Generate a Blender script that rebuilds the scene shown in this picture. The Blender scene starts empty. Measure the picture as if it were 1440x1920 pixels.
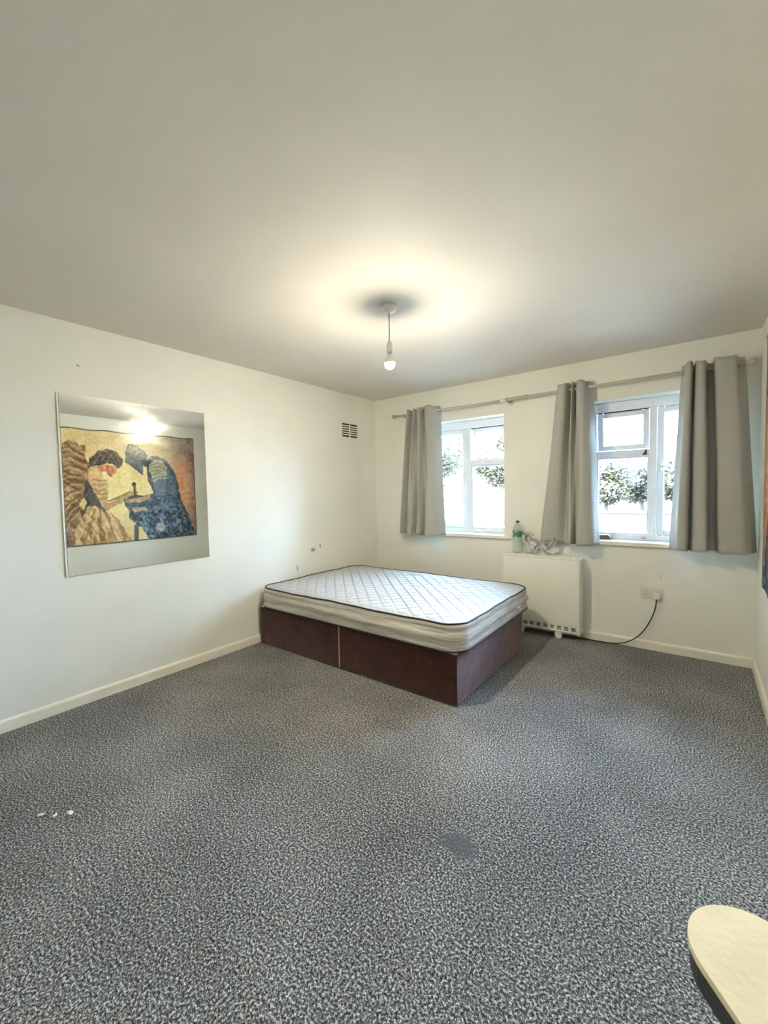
import bpy, bmesh, math, random
import numpy as np
from mathutils import Vector, Matrix

random.seed(7)
sc = bpy.context.scene
C = sc.collection

# ------------------------------------------------------------------ camera
W, H = 3.44, 2.40          # room width (X) and height; far wall at Y = 0, left wall at X = 0
NEAR = -4.75
yaw, pitch, roll = 0.65246, -0.048595, -0.018597
fw = Vector((-math.sin(yaw) * math.cos(pitch), math.cos(yaw) * math.cos(pitch), math.sin(pitch)))
rt = Vector((math.cos(yaw), math.sin(yaw), 0))
up = rt.cross(fw)
r2 = math.cos(roll) * rt + math.sin(roll) * up
u2 = -math.sin(roll) * rt + math.cos(roll) * up
cd = bpy.data.cameras.new('camera')
cam = bpy.data.objects.new('camera', cd)
C.objects.link(cam)
cd.sensor_fit = 'HORIZONTAL'
cd.sensor_width = 36.0
cd.lens = 777.07 / 1440 * 36.0
cd.clip_start = 0.02
M = Matrix((r2, u2, -fw)).transposed().to_4x4()
M.translation = Vector((3.1129, -3.9240, 1.3167))
cam.matrix_world = M
sc.camera = cam

# ------------------------------------------------------------------ sky, sun, exposure
BULB_STRENGTH = 980.0
world = bpy.data.worlds.new('sky')
sc.world = world
world.use_nodes = True
wn = world.node_tree
bg = wn.nodes['Background']
bg.inputs['Color'].default_value = (0.47, 0.71, 1.0, 1)
bg.inputs['Strength'].default_value = 38.0

sd = bpy.data.lights.new('sun', 'SUN')
sd.energy = 50.0
sd.angle = 0.01
sd.color = (1.0, 0.93, 0.80)
sun = bpy.data.objects.new('sun', sd)
C.objects.link(sun)
sun.rotation_euler = (math.radians(48), 0, math.radians(-38))   # comes from behind the house, lights the garden

vs = sc.view_settings
vs.view_transform = 'Standard'
vs.look = 'None'
vs.gamma = 1.0
vs.use_curve_mapping = False
vs.exposure = 1.35
sc.cycles.use_denoising = True
sc.cycles.max_bounces = 12
sc.cycles.diffuse_bounces = 7
sc.cycles.sample_clamp_indirect = 8.0


# ------------------------------------------------------------------ helpers
def srgb(*c):
    return tuple(((v / 255) / 12.92 if v / 255 <= .04045 else ((v / 255 + .055) / 1.055) ** 2.4) for v in c)


class NT:
    def __init__(self, m):
        self.t = m.node_tree
        self.b = self.t.nodes['Principled BSDF']
        self.out = self.t.nodes['Material Output']

    def n(self, typ, ins=None, **kw):
        x = self.t.nodes.new(typ)
        for k, v in kw.items():
            setattr(x, k, v)
        for k, v in (ins or {}).items():
            if hasattr(v, 'is_output'):
                self.t.links.new(v, x.inputs[k])
            else:
                x.inputs[k].default_value = v
        return x

    def link(self, a, b):
        self.t.links.new(a, b)

    def ramp(self, fac, stops):
        r = self.n('ShaderNodeValToRGB', {'Fac': fac})
        e = r.color_ramp.elements
        while len(e) < len(stops):
            e.new(0.5)
        for q, (p, c) in zip(e, stops):
            q.position = p
            q.color = (*c, 1)
        return r.outputs['Color']

    def mix(self, fac, a, b, mode='MIX'):
        m = self.n('ShaderNodeMix', data_type='RGBA', blend_type=mode)
        for i, v in ((0, fac), (6, a), (7, b)):
            if hasattr(v, 'is_output'):
                self.link(v, m.inputs[i])
            else:
                m.inputs[i].default_value = v if i == 0 else (*v, 1)
        return m.outputs[2]

    def math(self, op, a, b=0.0, c=0.0):
        m = self.n('ShaderNodeMath', operation=op)
        for i, v in enumerate((a, b, c)):
            if hasattr(v, 'is_output'):
                self.link(v, m.inputs[i])
            else:
                m.inputs[i].default_value = v
        return m.outputs[0]


def mat(name, col, rough=0.6, **kw):
    m = bpy.data.materials.new(name)
    m.use_nodes = True
    t = NT(m)
    t.b.inputs['Base Color'].default_value = (*col, 1)
    t.b.inputs['Roughness'].default_value = rough
    for k, v in kw.items():
        t.b.inputs[k].default_value = v
    return m, t


def grained(name, col, rough=0.6, amount=0.08, scale=6.0, bump=0.0, bscale=200.0, **kw):
    """plain colour with a faint procedural mottling"""
    m, t = mat(name, col, rough, **kw)
    tc = t.n('ShaderNodeTexCoord').outputs['Object']
    nz = t.n('ShaderNodeTexNoise', {'Vector': tc, 'Scale': scale, 'Detail': 4.0}).outputs['Fac']
    lo = tuple(c * (1 - amount) for c in col)
    hi = tuple(min(1, c * (1 + amount)) for c in col)
    t.link(t.ramp(nz, [(.3, lo), (.7, hi)]), t.b.inputs['Base Color'])
    if bump:
        bz = t.n('ShaderNodeTexNoise', {'Vector': tc, 'Scale': bscale, 'Detail': 2.0}).outputs['Fac']
        bp = t.n('ShaderNodeBump', {'Height': bz, 'Strength': bump, 'Distance': 0.01})
        t.link(bp.outputs[0], t.b.inputs['Normal'])
    return m


def obj(name, bm, m=None, parent=None, smooth=False, loc=None):
    me = bpy.data.meshes.new(name)
    if isinstance(bm, bmesh.types.BMesh):
        bmesh.ops.recalc_face_normals(bm, faces=bm.faces)
        bm.to_mesh(me)
        bm.free()
    else:
        me = bm
    o = bpy.data.objects.new(name, me)
    C.objects.link(o)
    if m:
        me.materials.append(m)
    if smooth:
        for p in me.polygons:
            p.use_smooth = True
    if parent:
        o.parent = parent
    if loc:
        o.location = loc
    return o


def tag(o, label, cat, group=None):
    o['label'] = label
    o['category'] = cat
    if group:
        o['group'] = group
    return o


def struct(o):
    o['kind'] = 'structure'
    return o


def thing(name, loc, label, cat, rot=0.0, group=None):
    o = bpy.data.objects.new(name, None)
    C.objects.link(o)
    o.location = loc
    o.rotation_euler = (0, 0, rot)
    o.empty_display_size = 0.1
    return tag(o, label, cat, group)


def box(bm, x0, x1, y0, y1, z0, z1, bev=0.0, seg=2):
    r = bmesh.ops.create_cube(bm, size=1.0, matrix=Matrix.Translation(((x0 + x1) / 2, (y0 + y1) / 2, (z0 + z1) / 2)) @ Matrix.Diagonal((x1 - x0, y1 - y0, z1 - z0, 1)))
    if bev > 0:
        es = list({e for v in r['verts'] for e in v.link_edges})
        bmesh.ops.bevel(bm, geom=es, offset=bev, segments=seg, profile=0.5, affect='EDGES')
    return bm


def nb(*a, **k):
    bm = bmesh.new()
    box(bm, *a, **k)
    return bm


def tube(bm, pts, r, n=10, caps=True):
    """swept tube; r number or list"""
    pts = [Vector(p) for p in pts]
    rs = r if isinstance(r, (list, tuple)) else [r] * len(pts)
    rings = []
    prev = None
    for i, p in enumerate(pts):
        d = (pts[min(i + 1, len(pts) - 1)] - pts[max(i - 1, 0)]).normalized()
        a = prev if prev is not None else (Vector((0, 0, 1)) if abs(d.z) < .9 else Vector((1, 0, 0)))
        a = (a - d * a.dot(d)).normalized()
        prev = a
        b = d.cross(a)
        rings.append([bm.verts.new(p + rs[i] * (math.cos(2 * math.pi * k / n) * a + math.sin(2 * math.pi * k / n) * b)) for k in range(n)])
    for i in range(len(rings) - 1):
        for k in range(n):
            bm.faces.new((rings[i][k], rings[i][(k + 1) % n], rings[i + 1][(k + 1) % n], rings[i + 1][k]))
    if caps:
        bm.faces.new(rings[0][::-1])
        bm.faces.new(rings[-1])
    return bm


def lathe(bm, prof, n=24, mtx=None):
    """prof: (r, z) list"""
    mtx = mtx or Matrix.Identity(4)
    rings = []
    for r, z in prof:
        if r < 1e-6:
            rings.append([bm.verts.new(mtx @ Vector((0, 0, z)))])
        else:
            rings.append([bm.verts.new(mtx @ Vector((r * math.cos(2 * math.pi * k / n), r * math.sin(2 * math.pi * k / n), z))) for k in range(n)])
    for a, b in zip(rings, rings[1:]):
        for k in range(n):
            A = [a[0]] if len(a) == 1 else [a[k], a[(k + 1) % n]]
            B = [b[0]] if len(b) == 1 else [b[(k + 1) % n], b[k]]
            if len(A) + len(B) >= 3:
                bm.faces.new(A + B)
    return bm


def prism(bm, outline, z0, z1, bev=0.0):
    lo = [bm.verts.new((x, y, z0)) for x, y in outline]
    hi = [bm.verts.new((x, y, z1)) for x, y in outline]
    n = len(lo)
    top = bm.faces.new(hi)
    bot = bm.faces.new(lo[::-1])
    for k in range(n):
        bm.faces.new((lo[k], lo[(k + 1) % n], hi[(k + 1) % n], hi[k]))
    if bev:
        bmesh.ops.bevel(bm, geom=list(top.edges), offset=bev, segments=3, profile=.5, affect='EDGES')
    return bm


def catmull(pts, n):
    P = [np.array(p, float) for p in pts]
    P = [2 * P[0] - P[1]] + P + [2 * P[-1] - P[-2]]
    out = []
    segs = len(P) - 3
    for i in range(n):
        s = i / (n - 1) * segs
        k = min(int(s), segs - 1)
        t = s - k
        a, b, c, d = P[k:k + 4]
        out.append(.5 * ((2 * b) + (-a + c) * t + (2 * a - 5 * b + 4 * c - d) * t * t + (-a + 3 * b - 3 * c + d) * t ** 3))
    return out


# ------------------------------------------------------------------ materials
def wall_mat(name, col, marks):
    """matt emulsion with faint roller mottling and a few scuffs (world positions in marks)"""
    m, t = mat(name, col, 0.75)
    tc = t.n('ShaderNodeTexCoord').outputs['Object']
    nz = t.n('ShaderNodeTexNoise', {'Vector': tc, 'Scale': 2.2, 'Detail': 5.0}).outputs['Fac']
    c = t.ramp(nz, [(.35, tuple(v * .97 for v in col)), (.65, tuple(min(1, v * 1.02) for v in col))])
    wob = t.n('ShaderNodeTexNoise', {'Vector': tc, 'Scale': 38.0, 'Detail': 3.0}).outputs['Color']
    off = t.n('ShaderNodeVectorMath', {0: wob, 1: (.5, .5, .5)}, operation='SUBTRACT').outputs[0]
    off = t.n('ShaderNodeVectorMath', {0: off, 'Scale': 0.045}, operation='SCALE').outputs[0]
    v = t.n('ShaderNodeVectorMath', {0: tc, 1: off}, operation='ADD').outputs[0]
    for (px, py, pz), (ax, ay, az), strength in marks:
        d = t.n('ShaderNodeVectorMath', {0: v, 1: (px, py, pz)}, operation='SUBTRACT').outputs[0]
        d = t.n('ShaderNodeVectorMath', {0: d, 1: (1 / ax, 1 / ay, 1 / az)}, operation='MULTIPLY').outputs[0]
        ln = t.n('ShaderNodeVectorMath', {0: d}, operation='LENGTH').outputs['Value']
        f = t.n('ShaderNodeMapRange', {'Value': ln, 'From Min': .6, 'From Max': 1.2, 'To Min': strength, 'To Max': 0.0}).outputs[0]
        c = t.mix(f, c, (.12, .11, .10))
    t.link(c, t.b.inputs['Base Color'])
    bz = t.n('ShaderNodeTexNoise', {'Vector': tc, 'Scale': 160.0, 'Detail': 2.0}).outputs['Fac']
    bp = t.n('ShaderNodeBump', {'Height': bz, 'Strength': .06, 'Distance': 0.004})
    t.link(bp.outputs[0], t.b.inputs['Normal'])
    return m


WALL = (.82, .805, .73)
m_wall_l = wall_mat('wall_paint_left', WALL, [((0, -1.046, .743), (.06, .035, .022), .75), ((0, -.948, .772), (.06, .016, .018), .6),
                                             ((0, -1.255, .585), (.06, .012, .03), .55), ((0, -2.978, 2.141), (.06, .010, .008), .6),
                                             ((0, -2.55, .70), (.06, .008, .006), .4)])
m_wall_f = wall_mat('wall_paint_far', WALL, [((2.875, 0, .60), (.008, .06, .022), .35), ((2.2, 0, .75), (.01, .06, .02), .2)])
m_wall = wall_mat('wall_paint', WALL, [])
m_ceil = wall_mat('ceiling_paint', (.70, .645, .565), [])
m_skirt = grained('skirting_gloss', (.84, .81, .69), 0.35, .03, 8)
m_sill = grained('sill_gloss', (.86, .85, .78), 0.35, .02, 8)
m_upvc = grained('white_upvc', (.83, .85, .90), 0.3, .015, 8)
m_gasket = grained('dark_gasket', (.05, .055, .06), 0.6, .1, 20)
m_white = grained('white_plastic', (.83, .82, .76), 0.35, .02, 10)
m_offwh = grained('heater_enamel', (.84, .83, .75), 0.38, .02, 5)
m_dark = grained('dark_void', (.02, .02, .02), 0.8, .1, 20)
m_black = grained('black_rubber', (.02, .02, .022), 0.45, .1, 30)
m_chrome, _ = mat('brushed_steel', (.55, .54, .52), 0.3, Metallic=1.0)

# carpet: dark twist pile flecked with light grey
m_carpet, t = mat('carpet', (.2, .2, .2), 0.95)
tc = t.n('ShaderNodeTexCoord').outputs['Object']
n1 = t.n('ShaderNodeTexNoise', {'Vector': tc, 'Scale': 135.0, 'Detail': 2.5, 'Roughness': .6}).outputs['Fac']
n2 = t.n('ShaderNodeTexNoise', {'Vector': tc, 'Scale': 290.0, 'Detail': 1.0}).outputs['Fac']
n3 = t.n('ShaderNodeTexNoise', {'Vector': tc, 'Scale': 1.7, 'Detail': 4.0}).outputs['Fac']
f = t.math('ADD', t.math('MULTIPLY', n1, .72), t.math('MULTIPLY', n2, .28))
f = t.math('ADD', f, t.math('MULTIPLY', t.math('SUBTRACT', n3, .5), .10))
col = t.ramp(f, [(.37, (.019, .019, .020)), (.46, (.098, .096, .094)), (.53, (.24, .235, .225)), (.62, (.72, .70, .66))])
# one flattened, greyer spot where something was spilt
d = t.n('ShaderNodeVectorMath', {0: tc, 1: (2.42, -2.595, 0)}, operation='SUBTRACT').outputs[0]
d = t.n('ShaderNodeVectorMath', {0: d, 1: (1 / .075, 1 / .05, 1)}, operation='MULTIPLY').outputs[0]
ln = t.n('ShaderNodeVectorMath', {0: d}, operation='LENGTH').outputs['Value']
ln = t.math('ADD', ln, t.math('MULTIPLY', t.math('SUBTRACT', t.n('ShaderNodeTexNoise', {'Vector': tc, 'Scale': 14.0}).outputs['Fac'], .5), 1.2))
sp = t.n('ShaderNodeMapRange', {'Value': ln, 'From Min': .7, 'From Max': 1.1, 'To Min': .8, 'To Max': 0.0}).outputs[0]
col = t.mix(sp, col, (.115, .118, .125))
t.link(col, t.b.inputs['Base Color'])
bp = t.n('ShaderNodeBump', {'Height': f, 'Strength': .9, 'Distance': 0.012})
t.link(bp.outputs[0], t.b.inputs['Normal'])
t.b.inputs['Specular IOR Level'].default_value = 0.1

# ------------------------------------------------------------------ room shell
floor = struct(obj('floor', nb(-.3, W + .3, NEAR - .2, .3, -.12, 0), m_carpet))
struct(obj('ceiling', nb(-.3, W + .3, NEAR - .2, .3, H, H + .15), m_ceil))
struct(obj('wall_left', nb(-.3, 0, NEAR, 0.3, 0, H), m_wall_l))
struct(obj('wall_right', nb(W, W + .3, NEAR, 0.3, 0, H), m_wall))
struct(obj('wall_near', nb(-.3, W + .3, NEAR - .2, NEAR, 0, H), m_wall))

WZ0, WZ1 = .868, 2.05
WIN = [(.627, 1.592), (2.325, 3.29)]
xs = [0, WIN[0][0], WIN[0][1], WIN[1][0], WIN[1][1], W]
zs = [0, WZ0, WZ1, H]
bm = bmesh.new()


def V(cache, x, y, z):
    k = (round(x, 5), round(y, 5), round(z, 5))
    if k not in cache:
        cache[k] = bm.verts.new(k)
    return cache[k]


cc = {}
for i in range(5):
    for j in range(3):
        if i in (1, 3) and j == 1:
            x0, x1, z0, z1 = xs[i], xs[i + 1], zs[j], zs[j + 1]
            q = [(x0, z0), (x1, z0), (x1, z1), (x0, z1)]
            for a in range(4):
                (ax, az), (bx_, bz_) = q[a], q[(a + 1) % 4]
                bm.faces.new((V(cc, ax, 0, az), V(cc, bx_, 0, bz_), V(cc, bx_, .3, bz_), V(cc, ax, .3, az)))
            continue
        for y in (0, .3):
            bm.faces.new((V(cc, xs[i], y, zs[j]), V(cc, xs[i + 1], y, zs[j]), V(cc, xs[i + 1], y, zs[j + 1]), V(cc, xs[i], y, zs[j + 1])))
wf = struct(obj('wall_far', bm, m_wall_f))
wf.data.materials.append(m_sill)
for p in wf.data.polygons:
    if abs(p.normal.y) < .5:
        p.material_index = 1

SK = .071


def skirt_prof(t0):
    return [(0, 0), (t0, 0), (t0, SK - .014), (t0 * .8, SK - .006), (t0 * .35, SK), (0, SK)]


def skirting(name, p0, p1, nrm):
    bm = bmesh.new()
    prof = skirt_prof(.016)
    a = [bm.verts.new((p0[0] + nrm[0] * u, p0[1] + nrm[1] * u, z)) for u, z in prof]
    b = [bm.verts.new((p1[0] + nrm[0] * u, p1[1] + nrm[1] * u, z)) for u, z in prof]
    n = len(a)
    for k in range(n):
        bm.faces.new((a[k], a[(k + 1) % n], b[(k + 1) % n], b[k]))
    bm.faces.new(a)
    bm.faces.new(b[::-1])
    return struct(obj(name, bm, m_skirt))


skirting('baseboard_left', (0, NEAR), (0, 0), (1, 0))
skirting('baseboard_far', (.016, 0), (W - .016, 0), (0, -1))
skirting('baseboard_right', (W, NEAR), (W, 0), (-1, 0))

# ------------------------------------------------------------------ windows
m_glass = bpy.data.materials.new('window_glass')
m_glass.use_nodes = True
g = m_glass.node_tree
g.nodes.remove(g.nodes['Principled BSDF'])
tr = g.nodes.new('ShaderNodeBsdfTransparent')
tr.inputs[0].default_value = (.95, .97, .97, 1)
gl = g.nodes.new('ShaderNodeBsdfGlossy')
gl.inputs['Roughness'].default_value = 0.02
fr = g.nodes.new('ShaderNodeFresnel')
fr.inputs[0].default_value = 1.45
mx = g.nodes.new('ShaderNodeMixShader')
g.links.new(fr.outputs[0], mx.inputs[0])
g.links.new(tr.outputs[0], mx.inputs[1])
g.links.new(gl.outputs[0], mx.inputs[2])
g.links.new(mx.outputs[0], g.nodes['Material Output'].inputs[0])

FY0, FY1 = .15, .215      # frame depth in the wall


def ring(bm, x0, x1, z0, z1, w, y0, y1, bev=.004, wt=None, wb=None):
    """rectangular frame of four mitred-looking bars"""
    wt = wt or w
    wb = wb or w
    box(bm, x0, x0 + w, y0, y1, z0, z1, bev, 1)
    box(bm, x1 - w, x1, y0, y1, z0, z1, bev, 1)
    box(bm, x0 + w, x1 - w, y0, y1, z1 - wt, z1, bev, 1)
    box(bm, x0 + w, x1 - w, y0, y1, z0, z0 + wb, bev, 1)


def window(idx, x0, x1, xm, case_left, fan_open):
    root = bpy.data.objects.new('window_%d' % idx, None)
    C.objects.link(root)
    root.location = ((x0 + x1) / 2, FY0, WZ0)
    struct(root)
    root['label'] = ['white plastic window beside the bed, casement on the left', 'white plastic window near the right wall, casement on the right'][idx - 1]
    ox, oy, oz = root.location

    def part(name, bm, m, parent=root, smooth=False):
        bmesh.ops.translate(bm, verts=bm.verts, vec=(-ox, -oy, -oz))
        return obj(name, bm, m, parent, smooth)
    bm = bmesh.new()
    ring(bm, x0 + .001, x1 - .001, WZ0 + .001, WZ1 - .001, .050, FY0, FY1, wt=.078, wb=.042)
    part('window_frame', bm, m_upvc)
    zb, zt = WZ0 + .042, WZ1 - .078
    part('mullion', nb(xm - .026, xm + .026, FY0, FY1, zb, zt, .004, 1), m_upvc)
    zt0, zt1 = 1.577, 1.633
    if case_left:
        fx0, fx1, cx0, cx1 = xm + .026, x1 - .05, x0 + .05, xm - .026
    else:
        fx0, fx1, cx0, cx1 = x0 + .05, xm - .026, xm + .026, x1 - .05
    part('transom', nb(fx0, fx1, FY0, FY1, zt0, zt1, .004, 1), m_upvc)
    # fixed lower light
    bm = bmesh.new()
    ring(bm, fx0 + .0005, fx1 - .0005, zb, zt0, .014, FY0 + .02, FY1 - .005, .002)
    part('glazing_bead', bm, m_upvc)
    part('pane', nb(fx0 + .01, fx1 - .01, FY0 + .036, FY0 + .042, zb + .01, zt0 - .01), m_glass)
    # tall side casement
    bm = bmesh.new()
    ring(bm, cx0 + .002, cx1 - .002, zb + .002, zt - .002, .048, FY0 + .014, FY1 + .005, .006)
    cs = part('casement_sash', bm, m_upvc)
    gp = obj('pane', nb(cx0 + .045 - ox, cx1 - .045 - ox, .036, .042, zb + .045 - oz, zt - .045 - oz), m_glass, cs)
    hx = cx1 - .026 if case_left else cx0 + .026
    s = -1 if case_left else 1
    hz = 1.475
    bm = bmesh.new()
    box(bm, hx - .011, hx + .011, FY0 - .004, FY0 + .015, hz - .03, hz + .03, .004)
    tube(bm, [(hx, FY0, hz + .006), (hx, FY0 - .022, hz + .006), (hx + s * .02, FY0 - .030, hz + .006), (hx + s * .13, FY0 - .030, hz + .010)], [.008, .008, .0075, .006], 8)
    bmesh.ops.translate(bm, verts=bm.verts, vec=(-ox, -oy, -oz))
    h = obj('handle', bm, m_white, cs)
    h['label'] = 'white lever handle'
    # top-hung fanlight, tilted outwards at the bottom
    bm = bmesh.new()
    w, hgt = fx1 - fx0, zt - zt1
    ring(bm, .004, w - .004, -hgt + .004, -.006, .045, -.002, .05, .006)
    fs = obj('fanlight_sash', bm, m_upvc, root)
    fs.location = (fx0 - ox, .022, zt - oz)
    fs.rotation_euler = (math.radians(fan_open), 0, 0)
    obj('pane', nb(.045, w - .045, .02, .026, -hgt + .045, -.048), m_glass, fs)
    bm = bmesh.new()
    box(bm, w / 2 - .03, w / 2 + .03, -.012, .0, -hgt + .014, -hgt + .034, .003)
    tube(bm, [(w / 2 - .01, -.012, -hgt + .024), (w / 2 - .014, -.03, -hgt + .05), (w / 2 - .022, -.034, -hgt + .105)], [.007, .006, .005], 8)
    obj('handle', bm, m_white, fs)
    # rubber gasket line and friction stay of the fanlight
    bm = bmesh.new()
    box(bm, fx0 + .001, fx1 - .001, FY0 + .012, FY0 + .024, zt - .008, zt - .0005)
    part('gasket', bm, m_gasket)
    bm = bmesh.new()
    a = math.radians(fan_open)
    tube(bm, [(fx0 + .006, FY0 + .03, zt - .13), (fx0 + .008, FY0 + .03 + .5 * hgt * math.sin(a), zt - .06 - hgt * .25)], .0028, 6)
    part('friction_stay', bm, m_gasket)
    if not case_left:
        bm = bmesh.new()
        prism(bm, [(0, 0), (.034, 0), (.034, .045), (.026, .045)], 0, .008)
        bmesh.ops.rotate(bm, verts=bm.verts, cent=(0, 0, 0), matrix=Matrix.Rotation(math.radians(90), 3, 'X'))
        bmesh.ops.translate(bm, verts=bm.verts, vec=(fx1 - .05, FY0, zt0 + .006))
        part('latch_keep', bm, m_gasket)
        part('latch_plate', nb(fx1 - .055, fx1 - .015, FY0 - .008, FY0 + .001, WZ0 + .014, WZ0 + .026, .003), m_chrome)
    return root


window(1, *WIN[0], 1.143, True, 21)
window(2, *WIN[1], 2.797, False, 5)

# sill boards with a nosing and horns past the opening
for i, (x0, x1) in enumerate(WIN):
    bm = bmesh.new()
    h1 = .075 if i == 0 else .04
    box(bm, x0 - .06, x1 + h1, -.028, -.0005, WZ0 - .034, WZ0 + .0005, .006)
    box(bm, x0 + .001, x1 - .001, -.006, FY0 + .01, WZ0 - .006, WZ0 + .0006)
    o = struct(obj('trim_%d' % (i + 1), bm, m_sill))
    o['label'] = ['cream window sill board beside the bed', 'cream window sill board above the socket'][i]

# ------------------------------------------------------------------ tapestry print (flat printed cloth on the right wall)
TY0, TY1, TZ0, TZ1 = -2.48, -.425, .672, 2.235
NU, NV = 420, 320


def homography(src, dst):
    A = []
    for (x, y), (u, v) in zip(src, dst):
        A.append([x, y, 1, 0, 0, 0, -u * x, -u * y, -u])
        A.append([0, 0, 0, x, y, 1, -v * x, -v * y, -v])
    return np.linalg.svd(np.array(A, float))[2][-1].reshape(3, 3)


Hm = homography([(-2.19, 2.235), (-.425, 2.235), (-.425, .672), (-2.19, .672)], [(135, 385), (1188, 465), (1222, 1243), (170, 1338)])
rng = np.random.default_rng(5)


def vnoise(x, y, s, seed):
    """value noise on a lattice, x,y arrays"""
    g = np.random.default_rng(seed).random((257, 257))
    X, Y = x * s, y * s
    i, j = np.floor(X).astype(int), np.floor(Y).astype(int)
    fx, fy = X - i, Y - j
    fx, fy = fx * fx * (3 - 2 * fx), fy * fy * (3 - 2 * fy)
    q = lambda a, b: g[(i + a) % 256, (j + b) % 256]
    return (q(0, 0) * (1 - fx) + q(1, 0) * fx) * (1 - fy) + (q(0, 1) * (1 - fx) + q(1, 1) * fx) * fy


def fbm(x, y, s, seed):
    return sum(vnoise(x, y, s * 2 ** k, seed + k) / 2 ** k for k in range(3)) / 1.75


def inpoly(px, py, poly):
    r = np.zeros(px.shape, bool)
    n = len(poly)
    for k in range(n):
        (x0, y0), (x1, y1) = poly[k], poly[(k + 1) % n]
        c = ((y0 > py) != (y1 > py))
        with np.errstate(divide='ignore', invalid='ignore'):
            xi = (x1 - x0) * (py - y0) / (y1 - y0 + 1e-9) + x0
        r ^= c & (px < xi)
    return r


yy, zz = np.meshgrid(np.linspace(TY0, TY1, NU), np.linspace(TZ0, TZ1, NV), indexing='ij')
hw = Hm @ np.stack([yy.ravel(), zz.ravel(), np.ones(yy.size)])
PX, PY = (hw[0] / hw[2]).reshape(yy.shape), (hw[1] / hw[2]).reshape(yy.shape)
wx = PX + 20 * (fbm(PX, PY, 1 / 40., 1) - .5)      # ragged brush edges
wy = PY + 20 * (fbm(PX, PY, 1 / 40., 9) - .5)
A3 = lambda *c: np.array(c, float)
art = np.ones(yy.shape + (3,)) * A3(232, 205, 148)
glow = np.exp(-(((PX - 640) / 260) ** 2 + ((PY - 830) / 260) ** 2))
art += glow[..., None] * A3(22, 26, 20)
nbg = fbm(PX, PY, 1 / 120., 20)
art += (nbg - .5)[..., None] * A3(40, 45, 50)
sm = np.clip((PX - 880) / 260, 0, 1) * np.clip((760 - PY) / 260 + .2, 0, 1) * np.clip(.3 + 1.6 * (fbm(PX, PY, 1 / 70., 30)), 0, 1.2)
art = art * (1 - np.clip(sm, 0, 1))[..., None] + np.clip(sm, 0, 1)[..., None] * A3(118, 92, 78)
fire = np.exp(-((PX - (1085 + .10 * (PY - 800))) / 60) ** 2) * np.clip((PY - 560) / 150, 0, 1) * (.5 + fbm(PX, PY, 1 / 24., 41))
art = art * (1 - np.clip(fire, 0, 1))[..., None] + np.clip(fire, 0, 1)[..., None] * A3(216, 140, 96)
rs = np.clip((PX - 1120) / 60, 0, 1) * .75
art = art * (1 - rs)[..., None] + rs[..., None] * (A3(150, 100, 78) + (fbm(PX, PY, 1 / 22., 44) - .5)[..., None] * 120)


def paint(poly, col, amp=0, scale=1 / 30., seed=50, streak=None, x=None, y=None):
    mk = inpoly(wx if x is None else x, wy if y is None else y, poly)
    if streak is not None:
        ca, sa = math.cos(streak), math.sin(streak)
        n = fbm((PX * ca + PY * sa) / 3.5, PX * -sa + PY * ca, scale, seed)
    else:
        n = fbm(PX, PY, scale, seed)
    c = A3(*col) + (n - .5)[..., None] * amp * 2
    art[mk] = c[mk]


def ell(cx, cy, rx, ry, n=28):
    return [(cx + rx * math.cos(2 * math.pi * k / n), cy + ry * math.sin(2 * math.pi * k / n)) for k in range(n)]


paint([(-200, 560), (135, 530), (205, 490), (265, 510), (290, 540), (335, 525), (332, 620), (372, 700), (335, 790), (330, 900), (345, 1000), (290, 1110), (285, 1260), (235, 1345), (-200, 1380)], (140, 108, 70), 105, 1 / 20., 51, .5)
paint([(-200, 1180), (180, 1180), (260, 1240), (290, 1345), (-200, 1400)], (120, 92, 74), 85, 1 / 20., 52, 1.2)
paint([(370, 1005), (500, 1030), (600, 1130), (640, 1200), (712, 1295), (300, 1345), (240, 1330), (250, 1200), (330, 1060)], (186, 152, 104), 95, 1 / 20., 53, 1.05)
paint([(278, 985), (330, 940), (350, 960), (318, 1045)], (228, 205, 140), 20, 1 / 30., 54)
paint([(335, 790), (385, 850), (425, 950), (470, 1020), (505, 1040), (480, 1062), (400, 1000), (345, 1020), (305, 1105), (290, 1085), (345, 985), (318, 930)], (66, 66, 68), 45, 1 / 18., 55)
paint([(345, 745), (395, 700), (450, 735), (475, 800), (515, 850), (502, 940), (515, 1010), (480, 1015), (425, 950), (385, 860), (342, 800)], (208, 172, 120), 50, 1 / 20., 56)
paint(ell(398, 755, 52, 52), (224, 184, 132), 35, 1 / 30., 57)
paint([(470, 955), (508, 985), (680, 888), (745, 888), (735, 925), (560, 1010), (498, 1042), (450, 1010)], (190, 158, 106), 45, 1 / 22., 58)
paint([(500, 962), (640, 915), (680, 885), (690, 892), (640, 925), (505, 972)], (120, 92, 62), 20, 1 / 22., 59)
paint([(425, 690), (500, 685), (560, 695), (578, 740), (540, 772), (512, 762), (500, 730), (455, 742)], (204, 132, 96), 50, 1 / 16., 60)
paint([(455, 742), (500, 730), (512, 775), (470, 800)], (246, 225, 170), 8, 1 / 26., 61)
paint([(352, 700), (368, 630), (430, 580), (500, 558), (580, 580), (626, 640), (620, 690), (582, 722), (560, 682), (500, 672), (430, 692)], (86, 72, 64), 95, 1 / 12., 62)
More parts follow.
